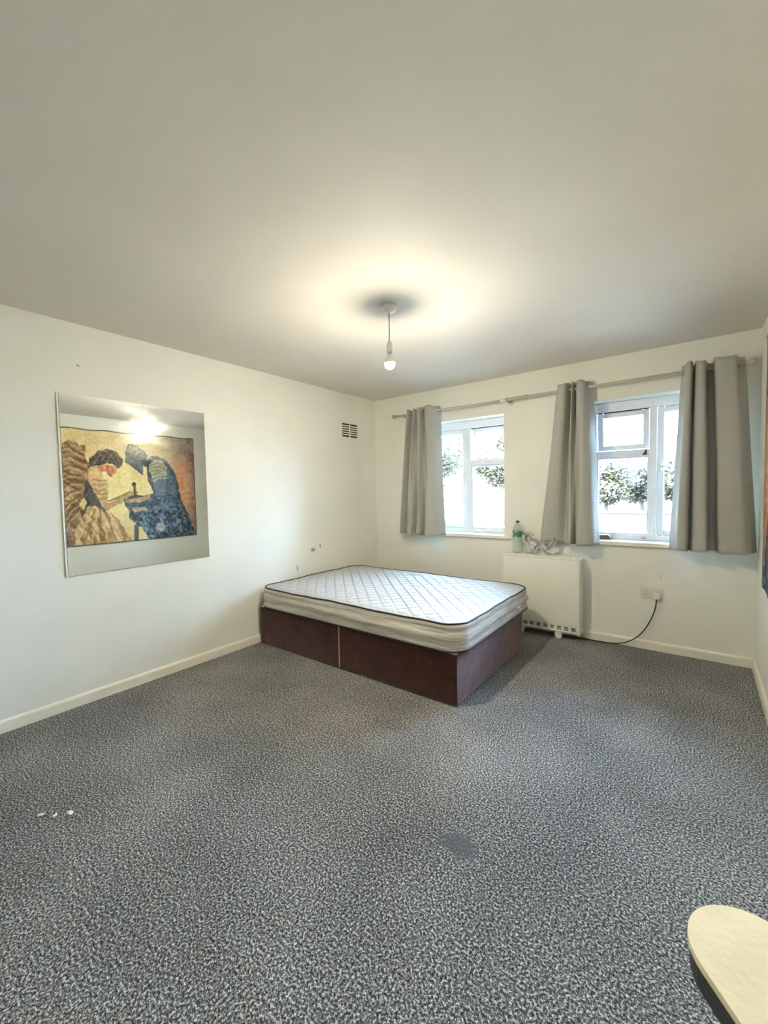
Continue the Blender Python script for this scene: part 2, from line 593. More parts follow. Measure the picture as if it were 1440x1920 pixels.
def line(pts, w, col, x=None):
    d = np.full(PX.shape, 1e9)
    for (x0, y0), (x1, y1) in zip(pts, pts[1:]):
        L = (x1 - x0) ** 2 + (y1 - y0) ** 2 + 1e-9
        tt = np.clip(((wx - x0) * (x1 - x0) + (wy - y0) * (y1 - y0)) / L, 0, 1)
        d = np.minimum(d, np.hypot(wx - x0 - tt * (x1 - x0), wy - y0 - tt * (y1 - y0)))
    k = np.clip((w - d) / w * 1.6, 0, .85)[..., None]
    art[:] = art * (1 - k) + A3(*col) * k


for k in range(9):                                   # feathers
    line([(120 + 8 * k, 560 + 78 * k), (215, 545 + 70 * k), (318 - 3 * k, 610 + 52 * k)], 7, (92, 68, 42))
    line([(120 + 8 * k, 582 + 78 * k), (215, 566 + 70 * k), (312 - 3 * k, 634 + 52 * k)], 6, (206, 176, 122))
for k in range(7):                                   # skirt folds
    line([(385 + 18 * k, 1035), (330 + 38 * k, 1160), (250 + 66 * k, 1320)], 7, (120, 90, 58) if k % 2 else (222, 192, 142))
for k in range(5):                                   # gathered sleeve
    line([(392, 800 + 34 * k), (440, 812 + 36 * k), (498, 806 + 34 * k)], 5, (128, 96, 62))
for k in range(8):                                   # curls
    line([(375 + 28 * k, 690 - 12 * k), (405 + 26 * k, 630 - 6 * k), (440 + 22 * k, 600 + 6 * k)], 6, (142, 118, 98) if k % 2 else (58, 48, 46))
line([(498, 690), (505, 745), (540, 772)], 5, (120, 62, 44))
line([(345, 800), (350, 745), (395, 702), (440, 712)], 5, (142, 104, 66))
# armoured figure
paint([(815, 640), (840, 605), (900, 605), (970, 640), (1030, 720), (1060, 800), (1085, 900), (1092, 960), (1130, 1020), (1180, 1140), (1232, 1262), (840, 1290), (800, 1200), (745, 1165), (680, 1110), (668, 1040), (640, 1000), (628, 960), (680, 940), (850, 912), (880, 890), (832, 800), (818, 720)], (80, 92, 98), 95, 1 / 13., 70)
paint([(690, 1100), (800, 1050), (1000, 1040), (1130, 1060), (1232, 1262), (840, 1290), (780, 1190)], (64, 82, 94), 120, 1 / 16., 71)
paint([(1000, 700), (1040, 740), (1085, 900), (1090, 980), (960, 960), (985, 800)], (70, 84, 88), 45, 1 / 12., 72)
paint([(640, 590), (675, 515), (740, 530), (802, 580), (822, 612), (790, 655), (785, 755), (740, 722), (690, 690), (645, 650)], (96, 106, 108), 45, 1 / 16., 73)
paint([(650, 570), (680, 525), (740, 538), (795, 585), (770, 600), (700, 600)], (158, 152, 124), 55, 1 / 12., 74)
paint([(775, 640), (815, 620), (830, 700), (795, 690)], (62, 74, 84), 25, 1 / 16., 75)
paint([(832, 680), (860, 640), (940, 640), (978, 700), (975, 772), (905, 782), (868, 812), (842, 750)], (178, 170, 138), 62, 1 / 13., 76)
paint([(868, 815), (972, 782), (970, 930), (885, 915), (850, 860)], (106, 114, 122), 12, 1 / 40., 77)
paint([(640, 965), (700, 950), (850, 912), (840, 950), (700, 1000)], (178, 150, 116), 50, 1 / 15., 78)
paint([(690, 1030), (730, 1005), (800, 1015), (830, 1045), (720, 1060)], (178, 160, 128), 55, 1 / 12., 79)
paint([(640, 1000), (660, 985), (860, 960), (960, 935), (900, 1000), (700, 1020)], (62, 78, 88), 40, 1 / 16., 80)
paint(ell(925, 1180, 34, 40), (170, 156, 142), 60, 1 / 12., 81)
for k in range(5):                                   # plates of the shoulder and helm
    line([(838 + 6 * k, 690 + 24 * k), (900, 664 + 26 * k), (972, 690 + 20 * k)], 4, (92, 92, 82))
line([(645, 650), (690, 690), (740, 722), (785, 752)], 6, (44, 52, 58))
line([(640, 590), (720, 640), (790, 640)], 5, (58, 66, 70))
line([(820, 640), (830, 800), (880, 900)], 7, (40, 50, 58))
line([(1000, 700), (1050, 820), (1080, 960)], 7, (40, 50, 56))
line([(868, 815), (905, 790), (972, 780)], 6, (200, 196, 176))
for k in range(7):
    line([(700 + 70 * k, 1075 + 14 * (k % 3)), (740 + 70 * k, 1130 + 22 * (k % 2)), (735 + 72 * k, 1215)], 7, (150, 160, 164) if k % 2 else (30, 42, 54))
# sword
paint(ell(714, 835, 18, 18), (72, 68, 62), 12, 1 / 20., 82, x=PX, y=PY)
paint([(708, 848), (726, 848), (734, 922), (712, 922)], (72, 68, 62), 14, 1 / 20., 83, x=PX, y=PY)
paint([(655, 942), (700, 925), (735, 918), (785, 925), (782, 934), (735, 938), (690, 952)], (62, 60, 58), 14, 1 / 20., 84, x=PX, y=PY)
paint([(714, 1160), (748, 1160), (752, 1300), (716, 1300)], (84, 82, 80), 20, 1 / 20., 85, x=PX, y=PY)
for _ in range(2):                                   # soften the edges between the printed colours
    art[1:-1, 1:-1] = (art[1:-1, 1:-1] * 2 + art[:-2, 1:-1] + art[2:, 1:-1] + art[1:-1, :-2] + art[1:-1, 2:]) / 6
art += (fbm(PX, PY, 1 / 8., 90) - .5)[..., None] * 60
art += (vnoise(PX, PY, 1 / 5., 95) - .5)[..., None] * 18
art[:3] = art[-3:] = A3(70, 60, 52)
art[:, :3] = art[:, -4:] = A3(84, 72, 58)
a01 = np.clip(art, 8, 250) / 255
lin = np.where(a01 <= .04045, a01 / 12.92, ((a01 + .055) / 1.055) ** 2.4)

xx = W - .012 - .006 * np.sin((yy - TY0) * 9) * np.clip((TZ1 - zz) / 1.2, 0, 1)
sag = .012 * np.sin((yy - TY0) / (TY1 - TY0) * math.pi * 5) ** 2
zc = zz - sag * np.clip((zz - TZ1 + .5) / .5, 0, 1)
vco = np.stack([xx, yy, zc], -1).reshape(-1, 3)
ii, jj = np.meshgrid(np.arange(NU - 1), np.arange(NV - 1), indexing='ij')
b0 = (ii * NV + jj).ravel()
fc = np.stack([b0, b0 + NV, b0 + NV + 1, b0 + 1], -1)
tp = thing('wall_tapestry', (W, (TY0 + TY1) / 2, TZ0), 'large printed cloth on the right wall showing a winged woman and an armoured figure', 'tapestry')
me = bpy.data.meshes.new('cloth')
me.from_pydata((vco - np.array(tp.location)).tolist(), [], fc.tolist())
ca = me.color_attributes.new('print', 'FLOAT_COLOR', 'POINT')
ca.data.foreach_set('color', np.concatenate([lin.reshape(-1, 3), np.ones((NU * NV, 1))], 1).ravel())
m_tap, t = mat('printed_cloth', (.5, .4, .3), .85)
at = t.n('ShaderNodeVertexColor', layer_name='print')
t.link(at.outputs[0], t.b.inputs['Base Color'])
wv = t.n('ShaderNodeTexNoise', {'Vector': t.n('ShaderNodeTexCoord').outputs['Object'], 'Scale': 400.0}).outputs['Fac']
t.link(t.n('ShaderNodeBump', {'Height': wv, 'Strength': .1, 'Distance': .002}).outputs[0], t.b.inputs['Normal'])
cloth = obj('cloth', me, m_tap, tp, True)
sol = cloth.modifiers.new('thickness', 'SOLIDIFY')
sol.thickness = .0015
for k in range(6):
    yk = TY0 + .02 + k * (TY1 - TY0 - .04) / 5
    bm = bmesh.new()
    lathe(bm, [(0, 0), (.005, .0), (.005, .003), (.0012, .004), (.0012, .02), (0, .021)], 10, Matrix.Translation((-.021, yk - tp.location.y, TZ1 - .015 - TZ0)) @ Matrix.Rotation(math.radians(90), 4, 'Y'))
    obj('drawing_pin', bm, m_chrome, tp)

# ------------------------------------------------------------------ mirror
mr = thing('wall_mirror', (0, -2.632, .826), 'frameless rectangular mirror on the left wall reflecting the printed cloth', 'mirror')
m_mirror = bpy.data.materials.new('mirror_glass')
m_mirror.use_nodes = True
g = m_mirror.node_tree
g.nodes.remove(g.nodes['Principled BSDF'])
g1 = g.nodes.new('ShaderNodeBsdfGlossy')
g1.inputs['Color'].default_value = (.88, .91, .90, 1)
g1.inputs['Roughness'].default_value = 0.0
g2 = g.nodes.new('ShaderNodeBsdfGlossy')
g2.inputs['Color'].default_value = (.88, .91, .92, 1)
g2.inputs['Roughness'].default_value = 0.22
nz = g.nodes.new('ShaderNodeTexNoise')          # wiped, slightly smeary glass
nz.inputs['Scale'].default_value = 5.0
nz.inputs['Detail'].default_value = 3.0
tcn = g.nodes.new('ShaderNodeTexCoord')
mp = g.nodes.new('ShaderNodeMapping')
mp.inputs['Scale'].default_value = (1, .5, 2.2)
g.links.new(tcn.outputs['Object'], mp.inputs[0])
g.links.new(mp.outputs[0], nz.inputs[0])
mrg = g.nodes.new('ShaderNodeMapRange')
mrg.inputs['From Min'].default_value = .4
mrg.inputs['From Max'].default_value = .7
mrg.inputs['To Min'].default_value = .02
mrg.inputs['To Max'].default_value = .14
g.links.new(nz.outputs['Fac'], mrg.inputs[0])
mx = g.nodes.new('ShaderNodeMixShader')
g.links.new(mrg.outputs[0], mx.inputs[0])
g.links.new(g1.outputs[0], mx.inputs[1])
g.links.new(g2.outputs[0], mx.inputs[2])
g.links.new(mx.outputs[0], g.nodes['Material Output'].inputs[0])
hw_, hh_ = .471, 1.133
m_edge = grained('ground_glass_edge', (.70, .69, .62), .3, .05, 20)
obj('backing', nb(.001, .005, -hw_, hw_, 0, hh_, .0008, 1), m_edge, mr)
obj('mirror_glass', nb(.0051, .0085, -hw_ + .012, hw_ - .002, .002, hh_ - .002), m_mirror, mr)
bm = bmesh.new()
prism(bm, [(0, 0), (.004, 0), (.004, .001), (0, .012)], 0, hh_)
bmesh.ops.transform(bm, verts=bm.verts, matrix=Matrix.Translation((.005, -hw_, 0)))
obj('bevelled_edge', bm, m_edge, mr)

# ------------------------------------------------------------------ pendant light
pl = thing('pendant_light', (1.649, -1.925, H), 'bare lit bulb hanging on a short cord from a white ceiling rose', 'pendant lamp')
bm = bmesh.new()
lathe(bm, [(0, 0), (.043, 0), (.045, -.006), (.043, -.022), (.036, -.032), (.012, -.037), (.010, -.046), (0, -.046)], 32)
obj('ceiling_rose', bm, m_white, pl, True)
bm = bmesh.new()
tube(bm, [(0, 0, -.044), (.001, .0, -.10), (-.0005, 0, -.15), (0, 0, -.205)], .0034, 8)
obj('cord', bm, grained('grey_flex', (.38, .36, .32), .5, .05, 20), pl, True)
bm = bmesh.new()
lathe(bm, [(0, -.196), (.006, -.196), (.012, -.208), (.0165, -.222), (.0165, -.232), (.0185, -.233), (.0185, -.262), (.0175, -.264), (.0175, -.276), (0, -.276)], 24)
obj('lamp_holder', bm, m_white, pl, True)
m_bulb = bpy.data.materials.new('lit_bulb')
m_bulb.use_nodes = True
bb = m_bulb.node_tree.nodes['Principled BSDF']
bb.inputs['Base Color'].default_value = (1, 1, 1, 1)
bb.inputs['Emission Color'].default_value = (1.0, .915, .72, 1)
bb.inputs['Emission Strength'].default_value = BULB_STRENGTH
bm = bmesh.new()
lathe(bm, [(.0300, -.3290), (.0299, -.333), (.0275, -.345), (.020, -.356), (.010, -.3615), (0, -.363)], 20)
bulb = obj('bulb', bm, m_bulb, pl, True)
bm = bmesh.new()
lathe(bm, [(0, -.272), (.0125, -.272), (.0132, -.284), (.018, -.294), (.0235, -.304), (.0272, -.3118), (.0300, -.3200), (.0312, -.3262), (.0314, -.3290), (.0298, -.3297), (0, -.3297)], 20)
obj('bulb_collar', bm, m_white, bulb, True)

# ------------------------------------------------------------------ air vent on the left wall
av = thing('air_vent', (0, -.455, 1.915), 'white slotted air vent plate high on the left wall near the corner', 'air vent')
m_vent = wall_mat('vent_paint', WALL, [])
vw, vh = .140, .174
bm = bmesh.new()
for a in ((-vw, vw, 0, .014), (-vw, vw, vh - .014, vh), (-vw, -vw + .016, .014, vh - .014), (vw - .016, vw, .014, vh - .014)):
    box(bm, .0005, .007, a[0], a[1], a[2], a[3], .001, 1)
obj('frame', bm, m_vent, av)
obj('backing', nb(.0003, .0012, -vw + .01, vw - .01, .01, vh - .01), m_dark, av)
for k in range(5):
    z = .014 + (vh - .028) * (k + 1) / 6
    obj('louvre', nb(.001, .0068, -vw + .016, vw - .016, z - .0062, z + .0062, .001, 1), m_vent, av)
obj('centre_bar', nb(.001, .0069, -.007, .007, .014, vh - .014, .001, 1), m_vent, av)

# ------------------------------------------------------------------ bed base
m_suede, t = mat('brown_suede', (.06, .02, .01), .8)
tc = t.n('ShaderNodeTexCoord').outputs['Object']
n1 = t.n('ShaderNodeTexNoise', {'Vector': tc, 'Scale': 10.0, 'Detail': 4.0, 'Roughness': .6}).outputs['Fac']
n2 = t.n('ShaderNodeTexNoise', {'Vector': tc, 'Scale': 320.0, 'Detail': 1.0}).outputs['Fac']
t.link(t.ramp(n1, [(.32, (.014, .003, .002)), (.42, (.040, .009, .003)), (.62, (.052, .013, .005)), (.75, (.10, .038, .022))]), t.b.inputs['Base Color'])
t.b.inputs['Sheen Weight'].default_value = 1.0
t.b.inputs['Sheen Roughness'].default_value = .42
t.b.inputs['Sheen Tint'].default_value = (.95, .70, .74, 1)
t.b.inputs['Specular IOR Level'].default_value = .15
hh = t.math('ADD', t.math('MULTIPLY', n1, 1.0), t.math('MULTIPLY', n2, .1))
t.link(t.n('ShaderNodeBump', {'Height': hh, 'Strength': .25, 'Distance': .02}).outputs[0], t.b.inputs['Normal'])
m_seam = grained('pink_tape', (.42, .27, .22), .7, .1, 60)
m_plat = grained('pale_ticking', (.70, .67, .62), .8, .05, 60, .1)
BX0, BX1, BY0, BY1, BH = .03, 1.958, -1.722, -.555, .326
base = thing('divan_base', ((BX0 + BX1) / 2, (BY0 + BY1) / 2, 0), 'brown suede divan bed base under the white mattress', 'bed base')
xm = .983 - base.location.x
hx, hy = (BX1 - BX0) / 2, (BY1 - BY0) / 2
for a, b in ((-hx, xm - .003), (xm + .003, hx)):
    obj('base_half', nb(a, b, -hy, hy, .006, BH - .004, .010, 3), m_suede, base, False)
    obj('top_fabric', nb(a + .004, b - .004, -hy + .010, hy - .010, BH - .006, BH + .002, .002, 1), m_plat, base)
obj('joining_strip', nb(xm - .005, xm + .005, -hy - .003, -hy + .012, .008, BH - .004, .002, 1), m_seam, base)
for sx in (-1, 1):
    for sy in (-1, 1):
        bm = bmesh.new()
        lathe(bm, [(0, 0), (.02, 0), (.02, .012), (0, .012)], 12, Matrix.Translation((sx * (hx - .12), sy * (hy - .12), 0)))
        obj('glide', bm, m_black, base)

# ------------------------------------------------------------------ mattress
MX0, MX1, MY0, MY1 = .022, 1.995, -1.742, -.425
MZ0, MZ1 = BH + .003, .502
mt = thing('mattress', ((MX0 + MX1) / 2, (MY0 + MY1) / 2, MZ0), 'white quilted double mattress with dark piped edges on the brown base', 'mattress')
mh = MZ1 - MZ0
ax_, ay_ = (MX1 - MX0) / 2, (MY1 - MY0) / 2
CR = .13


def rrect(ax, ay, r, nc=12, ns=26):
    """rounded rectangle points (ccw) of constant count"""
    pts = []
    cs = [(ax - r, ay - r, 0), (-ax + r, ay - r, 90), (-ax + r, -ay + r, 180), (ax - r, -ay + r, 270)]
    for k, (cx, cy, a0) in enumerate(cs):
        for i in range(nc + 1):
            a = math.radians(a0 + 90 * i / nc)
            pts.append((cx + r * math.cos(a), cy + r * math.sin(a)))
        nx, ny, na = cs[(k + 1) % 4]
        e0 = pts[-1]
        e1 = (nx + r * math.cos(math.radians(na)), ny + r * math.sin(math.radians(na)))
        for i in range(1, ns):
            pts.append((e0[0] + (e1[0] - e0[0]) * i / ns, e0[1] + (e1[1] - e0[1]) * i / ns))
    return pts


m_ticking, t = mat('mattress_top', (.86, .87, .88), .75)
tc = t.n('ShaderNodeTexCoord').outputs['Object']
nf = t.n('ShaderNodeTexNoise', {'Vector': tc, 'Scale': 45.0, 'Detail': 4.0}).outputs['Fac']
t.link(t.ramp(nf, [(.3, (.40, .41, .43)), (.6, (.48, .48, .49))]), t.b.inputs['Base Color'])
t.link(t.n('ShaderNodeBump', {'Height': nf, 'Strength': .25, 'Distance': .006}).outputs[0], t.b.inputs['Normal'])
m_border, t = mat('mattress_border', (.7, .66, .60), .7)
tc = t.n('ShaderNodeTexCoord').outputs['Object']
mp = t.n('ShaderNodeMapping', {'Vector': tc, 'Scale': (1.0, 1.0, 9.0), 'Rotation': (.05, .05, 0)}).outputs[0]
nf = t.n('ShaderNodeTexNoise', {'Vector': mp, 'Scale': 5.0, 'Detail': 3.0}).outputs['Fac']
t.link(t.ramp(nf, [(.35, (.52, .46, .40)), (.6, (.66, .60, .53))]), t.b.inputs['Base Color'])
t.link(t.n('ShaderNodeBump', {'Height': nf, 'Strength': .5, 'Distance': .02}).outputs[0], t.b.inputs['Normal'])
m_pipe = grained('black_piping', (.015, .022, .022), .6, .1, 40)


def edge_wave(x, y):
    return .004 * math.sin(7 * x + 2) + .004 * math.sin(9 * y + 1) + .002 * math.sin(23 * (x + y))


# border band: lathe-like stack of rounded rectangles with folds
bm = bmesh.new()
levels = 12
rows = []
for L in range(levels + 1):
    f = L / levels
    bulge = .016 * math.sin(math.pi * f) + .004 * math.sin(2 * math.pi * f * 2.5)
    ins = .018 * min(1, f * 3) + .006 * max(0, 1 - f * 3)
    pts = rrect(ax_ - ins + bulge, ay_ - ins + bulge, CR)
    row = []
    for (x, y) in pts:
        nrm = Vector((x / ax_, y / ay_, 0)).normalized()
        wv = .006 * math.sin(3.0 * x + 5 * f * 3) * math.sin(math.pi * f) * math.sin(2.2 * y + 7 * f)
        zz_ = .004 + f * (mh - .008) + (edge_wave(x, y) * .7 if f > .3 else 0) * f
        row.append(bm.verts.new((x + nrm.x * wv, y + nrm.y * wv, zz_)))
    rows.append(row)
n = len(rows[0])
for a, b in zip(rows, rows[1:]):
    for k in range(n):
        bm.faces.new((a[k], a[(k + 1) % n], b[(k + 1) % n], b[k]))
bm.faces.new(rows[0][::-1])
border = obj('border', bm, m_border, mt, True)
for zz_, nm in ((mh - .004, 1), (.006, 0)):
    bm = bmesh.new()
    pts = [(x, y, zz_ + (edge_wave(x, y) * .7 if nm else 0)) for x, y in rrect(ax_ - (.016 if nm else .005), ay_ - (.016 if nm else .005), CR)]
    tube(bm, pts + [pts[0]], .0062, 8, False)
    obj('piping', bm, m_pipe, mt, True)
# quilted top panel: real diamond relief
bm = bmesh.new()
NR = 110
outer = rrect(ax_ - .018, ay_ - .018, CR, 24, 110)
rows = []


def quilt(x, y, f):
    u, v = (x + y * 1.0) / .115, (x - y * 1.0) / .115
    q = min(1.0, 3.2 * abs(math.sin(math.pi * u / 1.0)) ** .8) * min(1.0, 3.2 * abs(math.sin(math.pi * v)) ** .8)
    return .009 * q


for r_ in range(NR + 1):
    f = 1 - r_ / NR
    row = []
    for (x, y) in outer:
        X, Y = x * f, y * f
        crown = .016 * (1 - f ** 4) - .004 * (1 - f) ** 2
        edge = min(1, (1 - f) * 14)
        z = mh - .005 + edge_wave(x, y) * .7 * f ** 6 + crown + quilt(X, Y, f) * edge
        row.append((X, Y, z))
    rows.append(row)
n = len(outer)
vr = [[bm.verts.new(p) for p in row] for row in rows[:-1]]
cv = bm.verts.new(rows[-1][0])
for a, b in zip(vr, vr[1:]):
    for k in range(n):
        bm.faces.new((a[k], a[(k + 1) % n], b[(k + 1) % n], b[k]))
for k in range(n):
    bm.faces.new((vr[-1][k], vr[-1][(k + 1) % n], cv))
obj('quilted_top', bm, m_ticking, mt, True)
bm = bmesh.new()
for dz in (.060, .034):
    box(bm, ax_ - .006, ax_ + .004, .30 + (.03 if dz < .05 else 0), .37 + (.02 if dz < .05 else 0), dz, dz + .014, .003)
o = obj('care_label', bm, m_white, mt)
o['label'] = 'small white sewn tag'

# ------------------------------------------------------------------ storage heater
HX0, HX1, HYF, HZ0, HZ1 = 1.622, 2.312, -.165, .058, .722
ht = thing('storage_heater', ((HX0 + HX1) / 2, -.018, 0), 'white storage heater standing under the windows beside the bed', 'heater')
ox = ht.location.x


def hp(name, bm, m, smooth=False, parent=None):
    bmesh.ops.translate(bm, verts=bm.verts, vec=(-ox, .018, 0))
    return obj(name, bm, m, parent or ht, smooth)


hp('casing', nb(HX0 + .012, HX1 - .012, HYF + .010, -.019, HZ0 + .012, HZ1 - .014, .004, 1), m_offwh)
hp('front_panel', nb(HX0 + .020, HX1 - .020, HYF + .002, HYF + .011, HZ0 + .072, HZ1 - .020, .003, 2), m_offwh)
hp('top_cover', nb(HX0 + .001, HX1 - .024, HYF, -.020, HZ1 - .020, HZ1, .006, 3), m_white)
for a, b in ((HX0, HX0 + .021), (HX1 - .021, HX1)):
    hp('end_cap', nb(a, b, HYF - .002, -.022, HZ0 - .006, HZ1 - .008, .008, 3), m_white)
# outlet grille along the bottom
grl = hp('grille', nb(HX0 + .02, HX1 - .02, HYF + .008, HYF + .0104, HZ0 + .008, HZ0 + .072), m_dark)
hp('grille_rail', nb(HX0 + .021, HX1 - .021, HYF + .001, HYF + .009, HZ0 + .004, HZ0 + .026, .003, 1), m_offwh, parent=grl)
hp('grille_rail', nb(HX0 + .021, HX1 - .021, HYF + .005, HYF + .009, HZ0 + .055, HZ0 + .071, .002, 1), m_offwh, parent=grl)
ng = 11
x0g, x1g = HX0 + .021, HX1 - .021
pg = (x1g - x0g) / ng
for k in range(ng + 1):
    xa = x0g + k * pg
    w0 = .011
    hp('grille_bar', nb(max(x0g, xa - w0), min(x1g, xa + w0), HYF + .004, HYF + .009, HZ0 + .026, HZ0 + .055), m_offwh, parent=grl)
for k in range(2):
    z = HZ0 + .035 + k * .010
    hp('grille_slat', nb(x0g, x1g, HYF + .0055, HYF + .009, z - .0014, z + .0014), m_offwh, parent=grl)
for fx in (1.805, 2.135):
    bm = bmesh.new()
    box(bm, fx - .028, fx + .028, HYF + .004, -.06, .022, HZ0 + .014, .004, 1)
    lathe(bm, [(0, 0), (.022, 0), (.026, .006), (.026, .03), (0, .03)], 16, Matrix.Translation((fx, HYF + .03, 0)))
    hp('foot', bm, m_white)
for z in (.645, .11):
    bm = bmesh.new()
    lathe(bm, [(0, 0), (.009, 0), (.009, .002), (0, .002)], 14, Matrix.Translation((HX1, -.055, z)) @ Matrix.Rotation(math.radians(90), 4, 'Y'))
    hp('screw_cover', bm, grained('grey_cap', (.30, .30, .27), .5, .1, 20))

# ------------------------------------------------------------------ bottle on the heater
bt = thing('water_bottle', (1.757, -.095, HZ1), 'clear green-tinted plastic water bottle standing on the heater', 'bottle')
m_pet = bpy.data.materials.new('clear_plastic')
m_pet.use_nodes = True
g = m_pet.node_tree
g.nodes.remove(g.nodes['Principled BSDF'])
tr = g.nodes.new('ShaderNodeBsdfTransparent')
tr.inputs[0].default_value = (.86, .93, .89, 1)
gl = g.nodes.new('ShaderNodeBsdfGlossy')
gl.inputs['Roughness'].default_value = .08
df = g.nodes.new('ShaderNodeBsdfDiffuse')
df.inputs['Color'].default_value = (.72, .80, .76, 1)
lw = g.nodes.new('ShaderNodeLayerWeight')
lw.inputs['Blend'].default_value = .35
m1 = g.nodes.new('ShaderNodeMixShader')
m1.inputs[0].default_value = .28
m2 = g.nodes.new('ShaderNodeMixShader')
g.links.new(tr.outputs[0], m1.inputs[1])
g.links.new(df.outputs[0], m1.inputs[2])
mm = g.nodes.new('ShaderNodeMath')
mm.operation = 'MULTIPLY'
mm.inputs[1].default_value = .5
g.links.new(lw.outputs['Facing'], mm.inputs[0])
g.links.new(mm.outputs[0], m2.inputs[0])
g.links.new(m1.outputs[0], m2.inputs[1])
g.links.new(gl.outputs[0], m2.inputs[2])
g.links.new(m2.outputs[0], g.nodes['Material Output'].inputs[0])
prof = [(0, .006), (.018, .003), (.030, 0), (.040, .004), (.045, .014), (.046, .035), (.0452, .06), (.0445, .085), (.042, .105), (.0395, .118),
        (.040, .13), (.044, .142), (.0455, .155), (.0455, .205), (.043, .220), (.036, .240), (.026, .260), (.017, .275), (.0145, .281), (.0145, .287), (0, .287)]
bm = bmesh.new()
lathe(bm, prof, 32)
bb_ = obj('bottle_body', bm, m_pet, bt, True)
m_lab, t = mat('green_label', (.08, .26, .11), .5)
tc = t.n('ShaderNodeTexCoord').outputs['Object']
mp = t.n('ShaderNodeMapping', {'Vector': tc, 'Scale': (1, 1, .5)}).outputs[0]
nf = t.n('ShaderNodeTexNoise', {'Vector': mp, 'Scale': 42.0, 'Detail': 1.0}).outputs['Fac']
t.link(t.ramp(nf, [(.50, (.07, .22, .10)), (.56, (.38, .55, .38))]), t.b.inputs['Base Color'])
bm = bmesh.new()
lathe(bm, [(.0457, .150), (.0462, .152), (.0462, .208), (.0457, .210)], 32)
obj('label_band', bm, m_lab, bb_, True)
bm = bmesh.new()
lathe(bm, [(0, .284), (.0162, .284), (.0165, .302), (.015, .304), (0, .304)], 20)
obj('cap', bm, grained('dark_green_cap', (.02, .055, .035), .4, .1, 40), bt, True)

# ------------------------------------------------------------------ silver ornament on the heater
on_ = thing('heart_ornament', (1.972, -.128, HZ1), 'silvery ornament of two curved crossing leaves on an oval base', 'ornament')
m_silver, t = mat('worn_silver', (.62, .60, .54), .28, Metallic=.8)
tc = t.n('ShaderNodeTexCoord').outputs['Object']
nf = t.n('ShaderNodeTexNoise', {'Vector': tc, 'Scale': 30.0, 'Detail': 3.0}).outputs['Fac']
t.link(t.ramp(nf, [(.3, (.32, .31, .28)), (.6, (.72, .70, .63))]), t.b.inputs['Base Color'])
bm = bmesh.new()
lathe(bm, [(0, 0), (.98, 0), (1, .004), (.97, .009), (.86, .012), (.82, .016), (0, .018)], 36, Matrix.Diagonal((.122, .034, 1, 1)))
obj('oval_base', bm, m_silver, on_, True)


def slab(name, pts, y0, y1, bev):
    """closed outline (traced in 0.3 mm units) with rounded edges, standing upright"""
    bm = bmesh.new()
    prism(bm, [((x - 630) * .00030, (1030 - z) * .00030) for x, z in pts], -y1, -y0)
    bmesh.ops.recalc_face_normals(bm, faces=bm.faces)
    bmesh.ops.rotate(bm, verts=bm.verts, cent=(0, 0, 0), matrix=Matrix.Rotation(math.radians(90), 3, 'X'))
    big = [f for f in bm.faces if len(f.verts) > 4]
    bmesh.ops.bevel(bm, geom=list({e for f in big for e in f.edges}), offset=bev, segments=3, profile=.6, affect='EDGES', clamp_overlap=True)
    return obj(name, bm, m_silver, on_, False)


slab('cupped_leaf', [(105, 440), (170, 372), (285, 345), (400, 405), (435, 460), (330, 440), (235, 470), (215, 560), (300, 660), (420, 730), (500, 800), (470, 870), (380, 870), (240, 770), (140, 640), (100, 520)], -.028, .028, .005)
slab('inner_lobe', [(215, 500), (290, 450), (360, 500), (370, 590), (480, 640), (570, 700), (520, 800), (440, 790), (330, 710), (240, 620)], -.018, .020, .007)
slab('prong', [(470, 880), (620, 700), (660, 720), (760, 830), (900, 700), (1000, 500), (1050, 470), (1040, 580), (930, 760), (800, 880), (700, 880), (620, 800), (560, 890)], -.024, -.004, .004)
slab('prong', [(640, 830), (720, 860), (830, 800), (960, 700), (1040, 590), (1080, 480), (1105, 600), (1010, 760), (860, 880), (760, 920), (660, 920)], .006, .026, .004)
slab('neck', [(430, 985), (520, 860), (640, 880), (760, 860), (800, 985)], -.02, .02, .004)
for cx, cy in ((-.03, -.022), (.055, -.02), (.072, -.008)):
    bm = bmesh.new()
    bmesh.ops.create_icosphere(bm, subdivisions=2, radius=.009, matrix=Matrix.Translation((cx, cy, .022)))
    obj('bead', bm, m_silver, on_, True)

# ------------------------------------------------------------------ curtain rod
m_pole = grained('cream_pole', (.48, .44, .33), .4, .08, 12)
m_pole2 = grained('pale_steel_pole', (.50, .48, .40), .38, .06, 12)
RZ, RY = 2.157, -.10
rod = thing('curtain_rod', (1.87, 0, RZ), 'long cream curtain rod with rounded finials across both windows', 'curtain rod')


def rp(name, bm, m, smooth=True, parent=None):
    bmesh.ops.translate(bm, verts=bm.verts, vec=(-1.87, 0, -RZ))
    return obj(name, bm, m, parent or rod, smooth)


